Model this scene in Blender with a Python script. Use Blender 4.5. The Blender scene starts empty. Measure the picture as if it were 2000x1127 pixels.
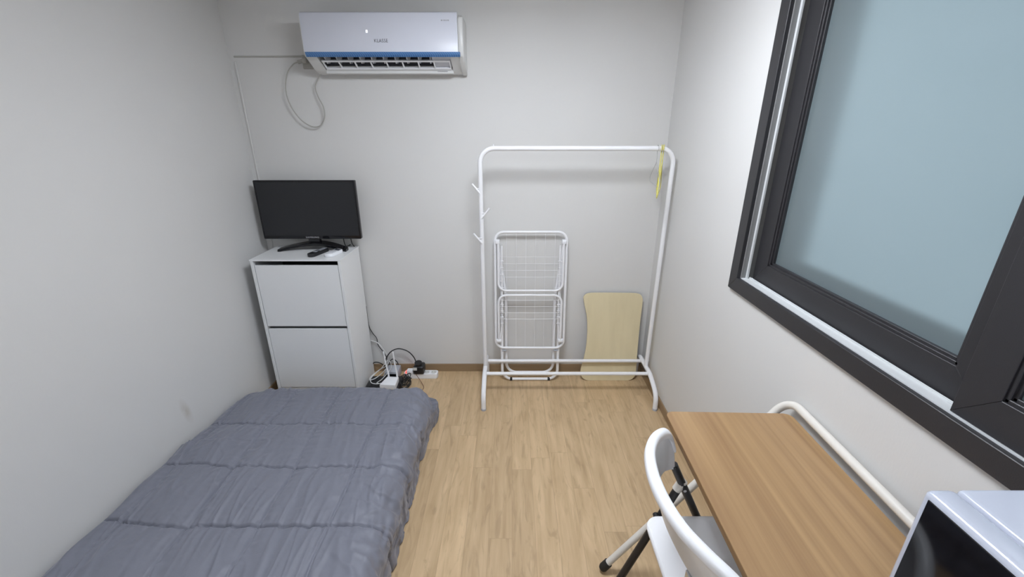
import bpy, bmesh, math, random
from mathutils import Vector, Matrix, noise
random.seed(7)
R = math.radians
S = bpy.context.scene
C = S.collection

# ---------------------------------------------------------------- camera, world, light, exposure
cam_d = bpy.data.cameras.new('camera'); cam = bpy.data.objects.new('camera', cam_d); C.objects.link(cam)
cam.location = (0, 0, 1.6)
cam.rotation_euler = (R(90 - 20.38), 0, 0)
cam_d.sensor_fit = 'HORIZONTAL'; cam_d.sensor_width = 36.0
cam_d.lens = 831.0 / 2000.0 * 36.0
cam_d.clip_start = 0.01
S.camera = cam
w = bpy.data.worlds.new('world'); S.world = w; w.use_nodes = True
w.node_tree.nodes['Background'].inputs[0].default_value = (0.68, 0.81, 0.91, 1)
w.node_tree.nodes['Background'].inputs[1].default_value = 0.42
S.view_settings.view_transform = 'Standard'; S.view_settings.look = 'None'
S.view_settings.gamma = 1.0; S.view_settings.use_curve_mapping = False
S.view_settings.exposure = 0.57
LAMP_POS = (0.05, 1.33); LAMP_EMIT = 27.0; LAMP_COL = (0.905, 0.955, 1.03)
FILL_EMIT = 14.0
XL, XR, YB, YF, ZC = -1.555, 0.91, 2.63, -1.3, 2.27      # room: left, right, back wall, wall behind the camera, ceiling


# ---------------------------------------------------------------- materials
def srgb(r, g, b):
    f = lambda c: (c / 12.92) if c <= 0.04045 else ((c + 0.055) / 1.055) ** 2.4
    return (f(r / 255), f(g / 255), f(b / 255), 1)
def mat(name, col, rough=0.5, metal=0.0, bump=0.0, scale=200.0, emit=None, estr=0.0, var=0.0, spec=0.5, coat=0.0):
    m = bpy.data.materials.new(name); m.use_nodes = True
    nt = m.node_tree; N = nt.nodes; L = nt.links; b = N['Principled BSDF']
    b.inputs['Base Color'].default_value = col; b.inputs['Roughness'].default_value = rough; b.inputs['Metallic'].default_value = metal
    b.inputs['Specular IOR Level'].default_value = spec
    b.inputs['Coat Weight'].default_value = coat
    if emit: b.inputs['Emission Color'].default_value = emit; b.inputs['Emission Strength'].default_value = estr
    if bump or var:
        tc = N.new('ShaderNodeTexCoord'); nz = N.new('ShaderNodeTexNoise'); nz.inputs['Scale'].default_value = scale
        nz.inputs['Detail'].default_value = 4; L.new(tc.outputs['Object'], nz.inputs['Vector'])
        if bump:
            bp = N.new('ShaderNodeBump'); bp.inputs['Strength'].default_value = bump; bp.inputs['Distance'].default_value = 0.002
            L.new(nz.outputs['Fac'], bp.inputs['Height']); L.new(bp.outputs['Normal'], b.inputs['Normal'])
        if var:
            mx = N.new('ShaderNodeMix'); mx.data_type = 'RGBA'
            mx.inputs[6].default_value = tuple(c * (1 - var) for c in col[:3]) + (1,); mx.inputs[7].default_value = tuple(min(1, c * (1 + var)) for c in col[:3]) + (1,)
            L.new(nz.outputs['Fac'], mx.inputs[0]); L.new(mx.outputs[2], b.inputs['Base Color'])
    return m

def wallpaper():
    m = mat('wallpaper', (0.76, 0.75, 0.73, 1), 0.75)
    nt = m.node_tree; N = nt.nodes; L = nt.links; b = N['Principled BSDF']
    tc = N.new('ShaderNodeTexCoord'); mp = N.new('ShaderNodeMapping'); mp.inputs['Scale'].default_value = (220, 220, 60)
    nz = N.new('ShaderNodeTexNoise'); nz.inputs['Scale'].default_value = 1; nz.inputs['Detail'].default_value = 3
    L.new(tc.outputs['Object'], mp.inputs[0]); L.new(mp.outputs[0], nz.inputs['Vector'])
    bp = N.new('ShaderNodeBump'); bp.inputs['Strength'].default_value = 0.18; bp.inputs['Distance'].default_value = 0.001
    L.new(nz.outputs['Fac'], bp.inputs['Height']); L.new(bp.outputs[0], b.inputs['Normal'])
    n2 = N.new('ShaderNodeTexNoise'); n2.inputs['Scale'].default_value = 2.2; L.new(tc.outputs['Object'], n2.inputs['Vector'])
    mx = N.new('ShaderNodeMix'); mx.data_type = 'RGBA'; mx.inputs[6].default_value = (0.655, 0.650, 0.640, 1); mx.inputs[7].default_value = (0.685, 0.680, 0.668, 1)
    L.new(n2.outputs['Fac'], mx.inputs[0]); L.new(mx.outputs[2], b.inputs['Base Color'])
    return m

def wood(name, c1, c2, plank=None, along='Y', grain=1.0, rough=0.4, bump=0.1, gs=(26, 2.2)):
    m = mat(name, c1, rough); nt = m.node_tree; N = nt.nodes; L = nt.links; b = N['Principled BSDF']
    tc = N.new('ShaderNodeTexCoord'); base = tc.outputs['Object']
    rot = N.new('ShaderNodeMapping')
    if along == 'Y': rot.inputs['Rotation'].default_value = (0, 0, R(-90))
    if along == 'Z': rot.inputs['Rotation'].default_value = (0, R(90), 0)
    L.new(base, rot.inputs[0])                      # now grain runs along local X
    src = rot.outputs[0]
    fac_tone = None
    if plank:
        sx_ = N.new('ShaderNodeSeparateXYZ'); L.new(src, sx_.inputs[0])
        dv = N.new('ShaderNodeMath'); dv.operation = 'DIVIDE'; dv.inputs[1].default_value = plank[1]; L.new(sx_.outputs[1], dv.inputs[0])
        fl_ = N.new('ShaderNodeMath'); fl_.operation = 'FLOOR'; L.new(dv.outputs[0], fl_.inputs[0])
        wn = N.new('ShaderNodeTexWhiteNoise'); wn.noise_dimensions = '1D'; L.new(fl_.outputs[0], wn.inputs['W'])
        ma = N.new('ShaderNodeMath'); ma.operation = 'MULTIPLY_ADD'; ma.inputs[1].default_value = plank[0]; L.new(wn.outputs['Value'], ma.inputs[0]); L.new(sx_.outputs[0], ma.inputs[2])
        cx_ = N.new('ShaderNodeCombineXYZ'); L.new(ma.outputs[0], cx_.inputs[0]); L.new(sx_.outputs[1], cx_.inputs[1]); L.new(sx_.outputs[2], cx_.inputs[2]); src = cx_.outputs[0]
        br = N.new('ShaderNodeTexBrick'); br.offset = 0.0; br.inputs['Scale'].default_value = 1
        br.inputs['Brick Width'].default_value = plank[0]; br.inputs['Row Height'].default_value = plank[1]
        br.inputs['Mortar Size'].default_value = 0.0008; br.inputs['Mortar Smooth'].default_value = 0.3
        br.inputs['Color1'].default_value = (0, 0, 0, 1); br.inputs['Color2'].default_value = (1, 1, 1, 1); br.inputs['Mortar'].default_value = (0.3, 0.3, 0.3, 1)
        L.new(src, br.inputs['Vector'])
        fac_tone = br
        # shift the grain from plank to plank
        ad = N.new('ShaderNodeVectorMath'); ad.operation = 'MULTIPLY_ADD'
        ad.inputs[1].default_value = (7.3, 3.1, 5.7); L.new(br.outputs['Color'], ad.inputs[0]); L.new(src, ad.inputs[2]); src = ad.outputs[0]
    mp = N.new('ShaderNodeMapping'); mp.inputs['Scale'].default_value = (gs[1], gs[0], gs[0]); L.new(src, mp.inputs[0])
    nz = N.new('ShaderNodeTexNoise'); nz.inputs['Scale'].default_value = 1; nz.inputs['Detail'].default_value = 6; nz.inputs['Distortion'].default_value = 0.5
    L.new(mp.outputs[0], nz.inputs['Vector'])
    mp2 = N.new('ShaderNodeMapping'); mp2.inputs['Scale'].default_value = (gs[1] * 0.8, gs[0] * 0.28, gs[0] * 0.3); L.new(src, mp2.inputs[0])
    n2 = N.new('ShaderNodeTexNoise'); n2.inputs['Scale'].default_value = 1; n2.inputs['Detail'].default_value = 3; n2.inputs['Distortion'].default_value = 1.2
    L.new(mp2.outputs[0], n2.inputs['Vector'])
    cr = N.new('ShaderNodeValToRGB'); cr.color_ramp.elements[0].position = 0.32; cr.color_ramp.elements[1].position = 0.68
    cr.color_ramp.elements[0].color = c2; cr.color_ramp.elements[1].color = c1
    mixf = N.new('ShaderNodeMix'); mixf.data_type = 'FLOAT'; mixf.inputs[0].default_value = 0.5
    L.new(nz.outputs['Fac'], mixf.inputs[2]); L.new(n2.outputs['Fac'], mixf.inputs[3]); L.new(mixf.outputs[0], cr.inputs[0])
    out = cr.outputs[0]
    if plank:                                       # darker figured streaks here and there
        mp3 = N.new('ShaderNodeMapping'); mp3.inputs['Scale'].default_value = (3.2, 15, 15); L.new(src, mp3.inputs[0])
        n4 = N.new('ShaderNodeTexNoise'); n4.inputs['Scale'].default_value = 1; n4.inputs['Detail'].default_value = 5; n4.inputs['Distortion'].default_value = 3.2
        L.new(mp3.outputs[0], n4.inputs['Vector'])
        mr4 = N.new('ShaderNodeMapRange'); mr4.inputs[1].default_value = 0.54; mr4.inputs[2].default_value = 0.70; mr4.inputs[3].default_value = 0.0; mr4.inputs[4].default_value = 0.55
        L.new(n4.outputs['Fac'], mr4.inputs[0]); m4 = N.new('ShaderNodeMix'); m4.data_type = 'RGBA'; m4.inputs[7].default_value = tuple(c * 0.78 for c in c2[:3]) + (1,)
        L.new(mr4.outputs[0], m4.inputs[0]); L.new(out, m4.inputs[6]); out = m4.outputs[2]
    if plank:
        hs = N.new('ShaderNodeHueSaturation'); mr = N.new('ShaderNodeMapRange'); mr.inputs[3].default_value = 0.93; mr.inputs[4].default_value = 1.06
        L.new(fac_tone.outputs['Color'], mr.inputs[0]); L.new(mr.outputs[0], hs.inputs['Value']); L.new(out, hs.inputs['Color'])
        mx = N.new('ShaderNodeMix'); mx.data_type = 'RGBA'; mx.inputs[7].default_value = tuple(c * 0.62 for c in c2[:3]) + (1,)
        mlt = N.new('ShaderNodeMath'); mlt.operation = 'MULTIPLY'; mlt.inputs[1].default_value = 0.55
        L.new(fac_tone.outputs['Fac'], mlt.inputs[0]); L.new(mlt.outputs[0], mx.inputs[0]); L.new(hs.outputs[0], mx.inputs[6]); out = mx.outputs[2]
    L.new(out, b.inputs['Base Color'])
    bp = N.new('ShaderNodeBump'); bp.inputs['Strength'].default_value = bump; bp.inputs['Distance'].default_value = 0.001
    L.new(nz.outputs['Fac'], bp.inputs['Height']); L.new(bp.outputs[0], b.inputs['Normal'])
    return m

def frosted_glass():
    m = bpy.data.materials.new('frosted_glass'); m.use_nodes = True
    nt = m.node_tree; N = nt.nodes; L = nt.links; N.remove(N['Principled BSDF']); out = N['Material Output']
    tr = N.new('ShaderNodeBsdfTranslucent'); tr.inputs[0].default_value = (0.62, 0.74, 0.78, 1)
    rf = N.new('ShaderNodeBsdfRefraction'); rf.inputs['Color'].default_value = (0.78, 0.90, 0.93, 1); rf.inputs['Roughness'].default_value = 0.42; rf.inputs['IOR'].default_value = 1.35
    df = N.new('ShaderNodeBsdfDiffuse'); df.inputs[0].default_value = (0.36, 0.44, 0.46, 1)
    gl = N.new('ShaderNodeBsdfGlossy'); gl.inputs['Roughness'].default_value = 0.14
    m0 = N.new('ShaderNodeMixShader'); m0.inputs[0].default_value = 0.62; L.new(tr.outputs[0], m0.inputs[1]); L.new(rf.outputs[0], m0.inputs[2])
    m1 = N.new('ShaderNodeMixShader'); m1.inputs[0].default_value = 0.30; L.new(m0.outputs[0], m1.inputs[1]); L.new(df.outputs[0], m1.inputs[2])
    fr = N.new('ShaderNodeFresnel'); fr.inputs[0].default_value = 1.45
    m2 = N.new('ShaderNodeMixShader'); L.new(fr.outputs[0], m2.inputs[0]); L.new(m1.outputs[0], m2.inputs[1]); L.new(gl.outputs[0], m2.inputs[2])
    L.new(m2.outputs[0], out.inputs[0]); return m

def fabric():
    m = mat('charcoal_fabric', (0.185, 0.192, 0.235, 1), 0.55)
    nt = m.node_tree; N = nt.nodes; L = nt.links; b = N['Principled BSDF']
    b.inputs['Sheen Weight'].default_value = 0.35; b.inputs['Sheen Roughness'].default_value = 0.4
    b.inputs['Sheen Tint'].default_value = (0.7, 0.72, 0.8, 1)
    tc = N.new('ShaderNodeTexCoord')
    nz = N.new('ShaderNodeTexNoise'); nz.inputs['Scale'].default_value = 22; nz.inputs['Detail'].default_value = 5; nz.inputs['Distortion'].default_value = 0.6
    L.new(tc.outputs['Object'], nz.inputs['Vector'])
    n3 = N.new('ShaderNodeTexNoise'); n3.inputs['Scale'].default_value = 900; L.new(tc.outputs['Object'], n3.inputs['Vector'])
    bp = N.new('ShaderNodeBump'); bp.inputs['Strength'].default_value = 0.25; bp.inputs['Distance'].default_value = 0.006
    L.new(nz.outputs['Fac'], bp.inputs['Height'])
    bp2 = N.new('ShaderNodeBump'); bp2.inputs['Strength'].default_value = 0.15; bp2.inputs['Distance'].default_value = 0.0005
    L.new(n3.outputs['Fac'], bp2.inputs['Height']); L.new(bp.outputs[0], bp2.inputs['Normal']); L.new(bp2.outputs[0], b.inputs['Normal'])
    return m

M = dict(
    wall=wallpaper(),
    ceil=mat('ceiling_paper', (0.75, 0.74, 0.72, 1), 0.8, bump=0.1, scale=300),
    floor=wood('vinyl_floor', (0.64, 0.465, 0.28, 1), (0.46, 0.32, 0.178, 1), plank=(0.92, 0.098), along='Y', rough=0.42, gs=(48, 3.4)),
    base=wood('baseboard_wood', (0.36, 0.25, 0.145, 1), (0.26, 0.178, 0.10, 1), along='X', rough=0.45),
    desk=wood('desk_wood', (0.43, 0.275, 0.135, 1), (0.275, 0.16, 0.078, 1), along='Y', rough=0.36, gs=(62, 1.0), bump=0.03),
    deskedge=wood('desk_edge_wood', (0.26, 0.145, 0.06, 1), (0.20, 0.11, 0.045, 1), along='Y', rough=0.45, gs=(20, 1.0)),
    board=wood('pale_wood', (0.74, 0.645, 0.425, 1), (0.66, 0.57, 0.365, 1), along='Z', rough=0.5, gs=(22, 1.2), bump=0.03),
    dark=mat('dark_grey_frame', (0.026, 0.025, 0.028, 1), 0.42, bump=0.15, scale=500, var=0.15),
    black=mat('black_plastic', (0.012, 0.012, 0.014, 1), 0.35, bump=0.02, scale=500),
    blackgloss=mat('black_gloss', (0.004, 0.004, 0.006, 1), 0.06, var=0.05, scale=10),
    screen=mat('matte_screen', (0.012, 0.013, 0.016, 1), 0.30, var=0.05, scale=10),
    rubber=mat('black_rubber', (0.015, 0.015, 0.015, 1), 0.7, bump=0.1),
    wmetal=mat('white_metal', (0.84, 0.84, 0.86, 1), 0.32, bump=0.02, scale=400),
    cream=mat('cream_metal', (0.72, 0.69, 0.64, 1), 0.32, bump=0.02, scale=400),
    wplast=mat('white_plastic', (0.87, 0.88, 0.91, 1), 0.30, bump=0.02, scale=300),
    acplast=mat('air_conditioner_white', (0.68, 0.70, 0.78, 1), 0.26, spec=0.28, var=0.01, scale=5),
    acbody=mat('air_conditioner_body', (0.70, 0.70, 0.69, 1), 0.32, var=0.01, scale=5),
    blue=None, vane=mat('vane_grey', (0.60, 0.61, 0.66, 1), 0.4, var=0.02),
    acdark=mat('outlet_dark', (0.03, 0.032, 0.045, 1), 0.6, var=0.1, scale=20),
    laminate=mat('white_laminate', (0.80, 0.81, 0.82, 1), 0.38, bump=0.02, scale=200),
    lamdark=mat('cabinet_inside', (0.09, 0.09, 0.09, 1), 0.7, var=0.1),
    pvc=mat('white_pvc_track', (0.62, 0.64, 0.65, 1), 0.35, var=0.02),
    pvcgrey=mat('grey_pvc', (0.22, 0.22, 0.22, 1), 0.45, var=0.04),
    glass=frosted_glass(),
    yellow=mat('yellow_plastic', (0.72, 0.66, 0.16, 1), 0.4, var=0.05),
    wire=mat('grey_wire', (0.45, 0.46, 0.46, 1), 0.35, var=0.05),
    cord=mat('grey_cord', (0.40, 0.39, 0.36, 1), 0.5, var=0.03),
    wcord=mat('white_cord', (0.72, 0.72, 0.72, 1), 0.45, var=0.03),
    bcord=mat('black_cord', (0.015, 0.015, 0.015, 1), 0.5, var=0.1),
    red=mat('red_switch', (0.75, 0.06, 0.05, 1), 0.3, emit=(1.0, 0.12, 0.08, 1), estr=0.8, var=0.02),
    mwhite=mat('microwave_white', (0.51, 0.54, 0.63, 1), 0.16, var=0.01, scale=5),
    silver=mat('silver_metal', (0.6, 0.6, 0.6, 1), 0.3, metal=0.9, var=0.05),
    textdark=mat('dark_print', (0.06, 0.06, 0.07, 1), 0.5, var=0.05), textgrey=mat('grey_print', (0.42, 0.43, 0.47, 1), 0.5, var=0.05),
    textsilver=mat('silver_print', (0.55, 0.55, 0.58, 1), 0.4, var=0.05),
    led=mat('display_light', (0.9, 0.9, 1, 1), 0.3, emit=(0.85, 0.86, 1.0, 1), estr=1.6, var=0.01),
    fabric=fabric(), navy=mat('dark_blue_stitching', (0.02, 0.02, 0.03, 1), 0.8, var=0.1),
    tape=mat('white_sticker', (0.7, 0.7, 0.68, 1), 0.5, var=0.03), lcd=mat('lcd_dark', (0.05, 0.06, 0.09, 1), 0.2, var=0.05), sleeve=mat('outer_reveal', (0.05, 0.055, 0.06, 1), 0.8, var=0.1),
    greyplast=mat('grey_plastic', (0.45, 0.47, 0.52, 1), 0.4, var=0.03),
)
def blue_strip():
    m = mat('blue_strip', (0.07, 0.17, 0.40, 1), 0.25); nt = m.node_tree; N = nt.nodes; L = nt.links; b = N['Principled BSDF']
    tc = N.new('ShaderNodeTexCoord'); wv = N.new('ShaderNodeTexWave'); wv.inputs['Scale'].default_value = 55; wv.bands_direction = 'DIAGONAL'
    L.new(tc.outputs['Object'], wv.inputs[0])
    mx = N.new('ShaderNodeMix'); mx.data_type = 'RGBA'; mx.inputs[6].default_value = (0.055, 0.14, 0.34, 1); mx.inputs[7].default_value = (0.10, 0.23, 0.46, 1)
    L.new(wv.outputs['Fac'], mx.inputs[0]); L.new(mx.outputs[2], b.inputs['Base Color']); return m
M['blue'] = blue_strip()

# ---------------------------------------------------------------- helpers
def tag(o, label=None, cat=None, group=None, kind=None):
    if label: o['label'] = label
    if cat: o['category'] = cat
    if group: o['group'] = group
    if kind: o['kind'] = kind
    return o
def thing(name, label, cat, loc, rz=0, group=None):
    o = bpy.data.objects.new(name, None); C.objects.link(o); o.location = loc; o.rotation_euler = (0, 0, rz); o.empty_display_size = 0.05
    return tag(o, label, cat, group)
def obj(name, bm, m, parent=None, smooth=35, origin=None):
    """link a bmesh given in world coordinates; a parent's (or origin's) location is taken off"""
    off = Vector((0, 0, 0)); p = parent
    while p is not None: off += Vector(p.location); p = p.parent
    if parent is None and origin is not None: off = Vector(origin)
    bmesh.ops.recalc_face_normals(bm, faces=bm.faces[:])
    me = bpy.data.meshes.new(name)
    for v in bm.verts: v.co -= off
    bm.to_mesh(me); bm.free()
    for mm in (m if isinstance(m, (list, tuple)) else [m]): me.materials.append(mm)
    if smooth:
        for p_ in me.polygons: p_.use_smooth = True
        try: me.set_sharp_from_angle(angle=R(smooth))
        except Exception: pass
    o = bpy.data.objects.new(name, me); C.objects.link(o)
    if parent is not None: o.parent = parent
    elif origin is not None: o.location = origin
    return o
def solo(name, bm, m, label, cat, origin, group=None, smooth=35):
    return tag(obj(name, bm, m, None, smooth, origin), label, cat, group)
def NB(): return bmesh.new()
def box(bm, x0, x1, y0, y1, z0, z1, bev=0.0, seg=2, mi=0):
    g = bmesh.ops.create_cube(bm, size=1)['verts']
    for v in g: v.co = Vector(((x0 + x1) / 2 + v.co.x * (x1 - x0), (y0 + y1) / 2 + v.co.y * (y1 - y0), (z0 + z1) / 2 + v.co.z * (z1 - z0)))
    fs = set(f for v in g for f in v.link_faces)
    for f in fs: f.material_index = mi
    if bev > 0:
        es = list(set(e for v in g for e in v.link_edges))
        r = bmesh.ops.bevel(bm, geom=es, offset=bev, segments=seg, affect='EDGES', profile=0.5)
        for f in r['faces']: f.material_index = mi
    return bm
def fillet(pts, rad, seg=8):
    pts = [Vector(p) for p in pts]; out = [pts[0]]
    for i in range(1, len(pts) - 1):
        a, b, c = pts[i - 1], pts[i], pts[i + 1]
        r_ = rad[i - 1] if isinstance(rad, (list, tuple)) else rad
        u = (a - b); v = (c - b); lu, lv = u.length, v.length; u.normalize(); v.normalize()
        ang = u.angle(v)
        if ang > math.pi - 0.01 or r_ <= 0: out.append(b); continue
        d = min(r_ / math.tan(ang / 2), lu * 0.499, lv * 0.499); rr = d * math.tan(ang / 2)
        cen = b + (u + v).normalized() * (rr / math.sin(ang / 2))
        p0 = b + u * d - cen; p1 = b + v * d - cen; tot = p0.angle(p1)
        for k in range(seg + 1):
            t = k / seg
            out.append(cen + (p0 * math.sin((1 - t) * tot) + p1 * math.sin(t * tot)) / math.sin(tot))
    out.append(pts[-1]); return out
def spline(pts, n=8, closed=False):
    P = [Vector(p) for p in pts]; out = []
    N_ = len(P)
    rng = range(N_) if closed else range(N_ - 1)
    for i in rng:
        if closed: p0, p1, p2, p3 = P[(i - 1) % N_], P[i], P[(i + 1) % N_], P[(i + 2) % N_]
        else: p0, p1, p2, p3 = P[max(i - 1, 0)], P[i], P[i + 1], P[min(i + 2, N_ - 1)]
        for k in range(n):
            t = k / n
            out.append(0.5 * ((2 * p1) + (p2 - p0) * t + (2 * p0 - 5 * p1 + 4 * p2 - p3) * t * t + (3 * p1 - p0 - 3 * p2 + p3) * t ** 3))
    if not closed: out.append(P[-1])
    return out
def tube(bm, pts, r, seg=12, closed=False, caps=True, flat=None):
    """round (or flat=(ru, rv, up)) tube along points with parallel-transported frames"""
    P = [Vector(p) for p in pts]; n = len(P); rings = []
    T = []
    for i in range(n):
        if closed: t = P[(i + 1) % n] - P[(i - 1) % n]
        elif i == 0: t = P[1] - P[0]
        elif i == n - 1: t = P[-1] - P[-2]
        else: t = (P[i + 1] - P[i]).normalized() + (P[i] - P[i - 1]).normalized()
        T.append(t.normalized())
    up = Vector(flat[2]) if flat else (Vector((0, 0, 1)) if abs(T[0].z) < 0.9 else Vector((1, 0, 0)))
    nrm = (up - T[0] * up.dot(T[0])).normalized()
    for i in range(n):
        if flat: nrm = (up - T[i] * up.dot(T[i])).normalized()
        elif i > 0:
            q = T[i - 1].rotation_difference(T[i]); nrm = (q @ nrm); nrm = (nrm - T[i] * nrm.dot(T[i])).normalized()
        bn = T[i].cross(nrm)
        ra = r[i] if isinstance(r, (list, tuple)) else r
        ru, rv = (flat[0], flat[1]) if flat else (ra, ra)
        rings.append([bm.verts.new(P[i] + nrm * (ru * math.cos(2 * math.pi * k / seg)) + bn * (rv * math.sin(2 * math.pi * k / seg))) for k in range(seg)])
    m_ = n if closed else n - 1
    for i in range(m_):
        a, b = rings[i], rings[(i + 1) % n]
        for k in range(seg): bm.faces.new((a[k], a[(k + 1) % seg], b[(k + 1) % seg], b[k]))
    if caps and not closed:
        bm.faces.new(rings[0][::-1]); bm.faces.new(rings[-1])
    return bm
def cyl(bm, p0, p1, r, seg=16): return tube(bm, [p0, p1], r, seg)
def prism(bm, outline, f0, f1, bev=0.0, seg=2):
    """outline: list of 2D points; f0/f1 map a 2D point to the two 3D faces"""
    a = [bm.verts.new(f0(p)) for p in outline]; b = [bm.verts.new(f1(p)) for p in outline]; n = len(outline)
    fa = bm.faces.new(a); fb = bm.faces.new(b[::-1])
    for i in range(n): bm.faces.new((a[i], b[i], b[(i + 1) % n], a[(i + 1) % n]))
    if bev > 0:
        es = list(fa.edges) + list(fb.edges)
        bmesh.ops.bevel(bm, geom=es, offset=bev, segments=seg, affect='EDGES', profile=0.5)
    return bm
def rrect(x0, x1, z0, z1, r, n=6):
    o = []
    for cx, cz, a0 in ((x1 - r, z1 - r, 0), (x0 + r, z1 - r, 90), (x0 + r, z0 + r, 180), (x1 - r, z0 + r, 270)):
        for k in range(n + 1):
            a = R(a0 + 90 * k / n); o.append((cx + r * math.cos(a), cz + r * math.sin(a)))
    return o
def text_bm(s, size, fn, depth=0.0006):
    cu = bpy.data.curves.new('t', 'FONT'); cu.body = s; cu.size = size; cu.align_x = 'CENTER'; cu.align_y = 'CENTER'; cu.extrude = depth; cu.space_character = 1.12; cu.offset = -size * 0.008
    o = bpy.data.objects.new('t', cu); C.objects.link(o)
    dg = bpy.context.evaluated_depsgraph_get(); me = bpy.data.meshes.new_from_object(o.evaluated_get(dg))
    bm = bmesh.new(); bm.from_mesh(me)
    for v in bm.verts: v.co = fn(v.co)
    bpy.data.objects.remove(o); bpy.data.curves.remove(cu); bpy.data.meshes.remove(me)
    return bm
def struct(name, bm, m, parent=None, smooth=None):
    o = obj(name, bm, m, parent, smooth)
    if parent is None: o['kind'] = 'structure'
    return o

# ---------------------------------------------------------------- room shell
T = 0.2
b = NB(); box(b, XL - T, XR + T, YF - T, YB + T, -0.1, 0.0); struct('floor', b, M['floor'])
b = NB(); box(b, XL - T, XR + T, YF - T, YB + T, ZC, ZC + 0.1); struct('ceiling', b, M['ceil'])
def stained():
    m = M['wall'].copy(); m.name = 'wallpaper_with_scuff'; nt = m.node_tree; N = nt.nodes; L = nt.links; b = N['Principled BSDF']
    src = b.inputs['Base Color'].links[0].from_socket
    tc = N.new('ShaderNodeTexCoord'); mp = N.new('ShaderNodeMapping'); mp.vector_type = 'TEXTURE'
    mp.inputs['Location'].default_value = (XL, 1.70, 0.345); mp.inputs['Scale'].default_value = (0.2, 0.028, 0.085); mp.inputs['Rotation'].default_value = (R(12), 0, 0)
    nz = N.new('ShaderNodeTexNoise'); nz.inputs['Scale'].default_value = 25; L.new(tc.outputs['Object'], nz.inputs['Vector'])
    L.new(tc.outputs['Object'], mp.inputs[0]); g = N.new('ShaderNodeTexGradient'); g.gradient_type = 'SPHERICAL'; L.new(mp.outputs[0], g.inputs[0])
    mu = N.new('ShaderNodeMath'); mu.operation = 'MULTIPLY'; L.new(g.outputs['Fac'], mu.inputs[0]); L.new(nz.outputs['Fac'], mu.inputs[1])
    mx = N.new('ShaderNodeMix'); mx.data_type = 'RGBA'; mx.inputs[7].default_value = (0.42, 0.37, 0.30, 1)
    L.new(mu.outputs[0], mx.inputs[0]); L.new(src, mx.inputs[6]); L.new(mx.outputs[2], b.inputs['Base Color']); return m
b = NB(); box(b, XL - T, XL, YF - T, YB + T, 0, ZC); struct('wall_left', b, stained())
b = NB(); box(b, XL, XR, YB, YB + T, 0, ZC); struct('wall_back', b, M['wall'])
b = NB(); box(b, XL, XR, YF - T, YF, 0, ZC); struct('wall_front', b, M['wall'])
WY0, WY1, WZ0, WZ1 = 0.10, 1.605, 1.048, 2.12          # window opening in the right wall
b = NB()
box(b, XR, XR + T, YF - T, WY0, 0, ZC); box(b, XR, XR + T, WY1, YB + T, 0, ZC)
box(b, XR, XR + T, WY0, WY1, 0, WZ0); box(b, XR, XR + T, WY0, WY1, WZ1, ZC)
struct('wall_right', b, M['wall'])
BH = 0.058
b = NB(); box(b, XL, XR, YB - 0.008, YB, 0, BH, 0.001, 1); struct('baseboard_back', b, M['base'])
b = NB(); box(b, XR - 0.008, XR, YF, YB - 0.008, 0, BH, 0.001, 1)
def basey():
    m = wood('baseboard_wood_side', (0.36, 0.25, 0.145, 1), (0.26, 0.178, 0.10, 1), along='Y', rough=0.45); return m
BY = basey(); struct('baseboard_right', b, BY)
b = NB(); box(b, XL, XL + 0.008, YF, YB - 0.008, 0, BH, 0.001, 1); struct('baseboard_left', b, BY)
# surface trunking: a flat channel up the left corner and a thin one across to the air conditioner
b = NB(); box(b, XL + 0.028, XL + 0.038, YB - 0.007, YB, 0.06, 1.955, 0.002, 1); struct('trim_1', b, M['wall'])
b = NB(); box(b, XL + 0.030, -1.13, YB - 0.004, YB, 1.975, 1.983, 0.001, 1); struct('trim_2', b, M['cord'])

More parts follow.
